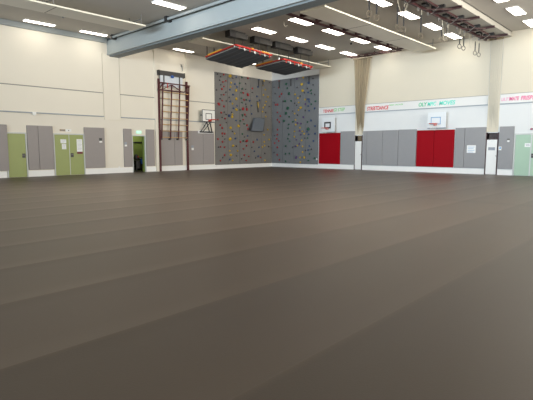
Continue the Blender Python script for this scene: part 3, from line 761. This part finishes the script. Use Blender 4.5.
# ---------------------------------------------------------------- hoisted mats and their winches
def hoisted(label, xa, xb, y0, y1, za, zb, tilt, yel, group='hoisted mat platforms'):
    t = thing('hoisted_mat', label, 'mat platform', ((xa+xb)/2, (y0+y1)/2, za), group)
    zf = lambda x, y: za+(zb-za)*(x-xa)/(xb-xa)+tilt*(y-y0)/(y1-y0)
    mb = MB(); n, m = 14, 18; bot = []; 
    for i in range(n+1):
        row = []
        for j in range(m+1):
            u, v = i/n, j/m; x = xa+(xb-xa)*u; y = y0+(y1-y0)*v
            sag = .05*(math.sin(math.pi*u)*math.sin(math.pi*v))**.5+.02*abs(math.sin(4*math.pi*v))
            row.append(mb.bm.verts.new((x, y, zf(x, y)-.03-sag)))
        bot.append(row)
    for i in range(n):
        for j in range(m): mb.bm.faces.new((bot[i][j], bot[i+1][j], bot[i+1][j+1], bot[i][j+1]))
    topv = [[mb.bm.verts.new((xa+(xb-xa)*i, y0+(y1-y0)*j, zf(xa+(xb-xa)*i, y0+(y1-y0)*j)+.05)) for j in (0, 1)] for i in (0, 1)]
    mb.bm.faces.new((topv[0][0], topv[0][1], topv[1][1], topv[1][0]))
    part('mat_body', mb, M['mat'], t, smooth=False)
    z0_, z1_ = zf(xa, y0), zf(xb, y1)
    c = [(x, y, zf(x, y)) for x, y in ((xa, y0), (xb, y0), (xb, y1), (xa, y1))]
    for i in range(4): part('frame_tube', MB().tube([c[i], c[(i+1) % 4]], .03, 8), M['steel'], t)
    up = lambda p, k=.10: (p[0], p[1], p[2]+k)
    part('red_edge', MB().bar(up(c[0]), up(c[1]), .07, .06), M['strapred'], t, 'red padded edge'); part('red_edge', MB().bar(up(c[1]), up(c[2]), .08, .08), M['strapred'], t, 'red padded edge')
    for (s, k0, k1) in yel:
        a, b_ = (Vector(c[0]), Vector(c[1])) if s == 0 else (Vector(c[1]), Vector(c[2]))
        part('yellow_strap', MB().bar(up(a.lerp(b_, k0), .14), up(a.lerp(b_, k1), .14), .12, .06), M['strapyel'], t, 'yellow strap')
    for k in range(7):
        y = y0+(y1-y0)*(.08+.14*k)
        part('buckle', MB().bar((xb+.02, y, zf(xb, y)+.05), (xb+.05, y, zf(xb, y)-.08), .05, .03), M['whitenet'] if k % 2 else M['strapred'], t)
    for y in (y0+.12, y0+.62):
        part('hoist_strap', MB().bar((xa-.02, y, z0_), (xa-.02, y, H), .07, .02, up=(0, 1, 0)), M['black'], t)
    return t
hoisted('hoisted dark mat platform with red edges, left one near the beam', 4.1, 6.48, -9.80, -7.1, 6.22, 6.50, -.13, [(0, .1, .55), (1, .40, .46), (1, .7, .9)])
hoisted('hoisted dark mat platform with yellow strap, right one over the climbing corner', 4.25, 6.40, -6.05, -3.35, 6.19, 6.33, -.10, [(0, .0, .62), (1, .55, .62)])
wl_ = ['black ceiling winch nearest the beam', 'second black ceiling winch from the beam', 'third black ceiling winch from the beam', 'black ceiling winch farthest from the beam']
for i, (y0, y1) in enumerate(((-10.05, -8.98), (-8.30, -7.10), (-6.65, -5.35), (-4.70, -3.45))):
    x = 6.28; y0 -= .12; y1 += .08; t = thing('ceiling_winch', wl_[i], 'winch', (x, (y0+y1)/2, 6.98), 'winches of the hoisted mats')
    part('gear_box', MB().box(x-.19, x+.19, y0, y0+.42, 6.96, H-.04, .02), M['black'], t)
    part('drum_cover', MB().box(x-.16, x+.18, y0+.42, y1, 6.98, H-.08, .02), mat('winch_cover_%d' % i, (58, 56, 54), .5), t)
    part('mount', MB().box(x-.1, x+.1, y0+.1, y1-.1, H-.08, H), M['black'], t)
    zbot = [6.50, 6.42, 6.34, 6.28][i]
    for y in (y0+.38, y1-.28):
        part('cable', MB().tube([(x+.10, y, 7.0), (x+.10, y, zbot)], .018, 6), M['black'], t)
        part('cable_end', MB().cyl((x+.10, y), .035, zbot, zbot+.12, 8), M['whitenet'], t)

# ---------------------------------------------------------------- overhead ring rig
t = thing('ring_rig', 'dark red overhead steel rig carrying the gymnastic rings, upper right', 'ring rig', (15.8, -6., 6.95))
part('main_rail', MB().bar((15.40, -12.4, 6.98), (15.46, -.35, 7.02), .09, .11), M['steelred2'], t)
part('second_rail', MB().bar((15.95, -12.4, 6.99), (15.95, -.35, 6.99), .06, .07), M['steelred2'], t)
for i in range(6):
    y = -.95-2.03*i
    part('cross_arm', MB().bar((15.36, y, 6.97), (16.66, y, 7.0), .10, .09), M['steelred2'], t)
    part('diagonal_brace', MB().bar((15.45, y-.85, 6.94), (16.30, y-.05, 6.96), .05, .05), M['steelred2'], t)
    part('pulley', MB().torus((15.42, y-.35, 6.90), (0, 1, 0), (0, 0, 1), .06, .025, 14, 6), M['steel'], t)
    part('pulley', MB().torus((15.42, y-1.25, 6.90), (0, 1, 0), (0, 0, 1), .06, .025, 14, 6), M['steel'], t)
    part('slack_cable', MB().tube([(15.40, y-.1, 6.93), (15.7, y-.5, 6.84), (16.1, y-.9, 6.92)], .018, 6), M['steel'], t)
    part('black_bracket', MB().box(15.7, 16.2, y-.62, y-.48, 6.96, 7.06), M['black'], t); part('black_bracket', MB().box(15.6, 15.78, y-1.35, y-1.0, 6.97, 7.05), M['black'], t)
    for x in (15.43, 15.78): part('hanger', MB().bar((x, y, 7.0), (x, y, H), .04), M['steelred2'], t)
names_ = ['farthest', 'second farthest', 'third farthest', 'third nearest', 'second nearest', 'nearest']
rings = [(-1.17, 6.28), (-1.72, 6.28), (-3.28, 6.28), (-3.78, 6.28), (-5.28, 6.34), (-5.87, 6.26), None, (-7.93, 6.05), (-9.42, 6.02), (-9.92, 6.0), (-11.44, 6.04), (-11.94, 6.08)]
for i, yz in enumerate(rings):
    if yz is None: continue
    y, zb_ = yz
    pr = names_[i//2]; side = 'right' if i % 2 == 0 else 'left'
    t = thing('gymnastic_ring', '%s gymnastic ring on a black strap, of the pair %s along the ring rig' % (side, pr) if i != 7 else 'lone gymnastic ring on a thick black strap between the ceiling lights beside the ring rig', 'gymnastic ring', (15.4, y, zb_-.25), 'gymnastic rings hanging from the rig')
    ztop = 6.72
    part('rope', MB().tube([(15.4, y, 6.93), (15.4, y, ztop)], .012, 6), M['rope'], t)
    part('strap', MB().bar((15.4, y, ztop), (15.4, y, zb_), .075 if i == 7 else .055, .03, up=(1, 0, 0)), M['black'], t)
    tint = M['darkgrey'] if i < 4 else M['ringwood']
    part('ring', MB().torus((15.4, y, zb_-.12), (.5, .86, 0), (0, 0, 1), .10, .016 if i < 4 else .009, 20, 6), tint, t)
for k, (ya, yb, dep) in enumerate(((-2.65, -2.15, .62), (-10.05, -9.20, .45), (-5.9, -5.2, .8))):
    pts = [(15.42, ya+(yb-ya)*i/14, 6.92-dep*math.sin(math.pi*i/14)**.8) for i in range(15)]
    tag(part('rope_loop', MB().tube(pts, .011, 5), M['rope']), ['pale rope loop hanging between the two farthest ring pairs', 'pale rope loop hanging at the second nearest ring pair', 'pale rope loop hanging at the third farthest ring pair'][k], 'rope', 'rope loops on the ring rig')

# ---------------------------------------------------------------- lettering on the right wall
def letters(parts, label):
    xs = []
    t = None
    for (txt, x0, x1, z0, z1, m) in parts:
        cu = D.curves.new('lettering', 'FONT'); cu.body = txt; cu.extrude = .002
        cu.shear = .18; cu.offset = .028
        tmp = D.objects.new('tmp_text', cu); COL.objects.link(tmp)
        bpy.context.view_layer.update()
        me = D.meshes.new_from_object(tmp.evaluated_get(bpy.context.evaluated_depsgraph_get()))
        D.objects.remove(tmp)
        c = [v.co.copy() for v in me.vertices]
        lx, hx = min(v.x for v in c), max(v.x for v in c); ly, hy = min(v.y for v in c), max(v.y for v in c)
        (a, t_), (b_, q) = offR(x0, z1, .045), offR(x1, z0, .045)
        if t is None: t = thing('wall_lettering', label, 'lettering', (a, -.04, q))
        for v in me.vertices:
            u = (v.co.x-lx)/(hx-lx); w = (v.co.y-ly)/(hy-ly)
            v.co = Vector((a+(b_-a)*u, -.0425-v.co.z*.8, q+(t_-q)*w))-Vector(t.location)
        me.materials.clear(); me.materials.append(m)
        o = D.objects.new('letters', me); COL.objects.link(o); o.parent = t
        bm = bmesh.new(); bm.from_mesh(me); bmesh.ops.recalc_face_normals(bm, faces=bm.faces[:]); bm.to_mesh(me); bm.free()
letters([('TENNIS', 4.82, 5.69, 3.84, 4.05, M['txtred']), ('GI STEP', 5.70, 6.60, 3.87, 4.10, M['txtgreen'])], 'red TENNIS lettering with a green word after it, nearest the climbing wall')
letters([('STREETDANCE', 8.28, 9.80, 3.80, 4.04, M['txtred']), ('MED I-KLASS', 9.83, 10.75, 4.01, 4.09, M['txtgreen'])], 'red STREETDANCE lettering with small green words after it')
letters([('OLY', 11.74, 12.25, 3.84, 4.07, M['txttg']), ('MPIC', 12.27, 12.80, 3.84, 4.07, M['txttq']), ('MOVES', 12.96, 13.88, 3.84, 4.08, M['txttq'])], 'turquoise OLYMPIC MOVES lettering above the right basketball hoop')
letters([('ULT', 16.26, 16.60, 3.85, 4.02, M['txtlil']), ('IMATE', 16.62, 17.10, 3.85, 4.04, M['txtpink']), ('FRISBEE', 17.18, 17.95, 3.84, 4.05, M['txtpink'])], 'pink ULTIMATE FRISBEE lettering cut off at the right edge')

# ---------------------------------------------------------------- lamps
def area(name, loc, rot, sx, sy, power, col, spread=180):
    l = D.lights.new(name, 'AREA'); l.shape = 'RECTANGLE'; l.size = sx; l.size_y = sy; l.energy = power; l.color = col; l.spread = math.radians(spread)
    o = D.objects.new(name, l); COL.objects.link(o); o.location = loc; o.rotation_euler = rot; return o
# unseen ceiling lamps outside the view; first three added to brighten the mid floor
for x in (8, 13, 18):
    area('unseen_lamp_row', (x, -17.5, 7.1), (0, 0, 0), .5, 7, 105, (1, .92, .82), 84)
area('unseen_lamp_row', (21.3, -6, 7.1), (0, 0, 0), .5, 11, 160, (1, .95, .86))
area('unseen_lamp_row', (27, -6, 7.1), (0, 0, 0), .5, 11, 160, (1, .95, .86))
# cool light as from unseen windows at the rear
area('unseen_daylight_fill', (17, -37, 4.6), (math.radians(101), 0, 0), 24, 3.8, 2850, (.76, .89, 1.0), 86)
area('unseen_daylight_fill', (30.4, -11, 4.6), (math.radians(102), 0, math.radians(90)), 16, 3.8, 1500, (1, .95, .86), 90)  # unseen warm side light added to brighten walls, ceiling and mid floor
l = D.lights.new('store_lamp', 'POINT'); l.energy = 15; l.shadow_soft_size = .15; o = D.objects.new('store_lamp', l); COL.objects.link(o); o.location = (-1.0, -10.9, 2.35)
w = D.worlds.new('World'); sc.world = w; w.use_nodes = True
w.node_tree.nodes['Background'].inputs[0].default_value = (.5, .5, .5, 1); w.node_tree.nodes['Background'].inputs[1].default_value = .05

# ---------------------------------------------------------------- camera
cam = D.cameras.new('camera'); cam.sensor_width = 36; cam.lens = f_/533*36; cam.clip_end = 200
co = D.objects.new('camera', cam); COL.objects.link(co)
r2 = RT*math.cos(roll)+UP*math.sin(roll); u2 = -RT*math.sin(roll)+UP*math.cos(roll)
co.matrix_world = Matrix(((r2.x, u2.x, -FW.x, CX), (r2.y, u2.y, -FW.y, CY), (r2.z, u2.z, -FW.z, CZ), (0, 0, 0, 1)))
sc.camera = co
sc.view_settings.view_transform = 'Standard'
sc.view_settings.exposure = 0.
sc.cycles.max_bounces = 8; sc.cycles.diffuse_bounces = 5
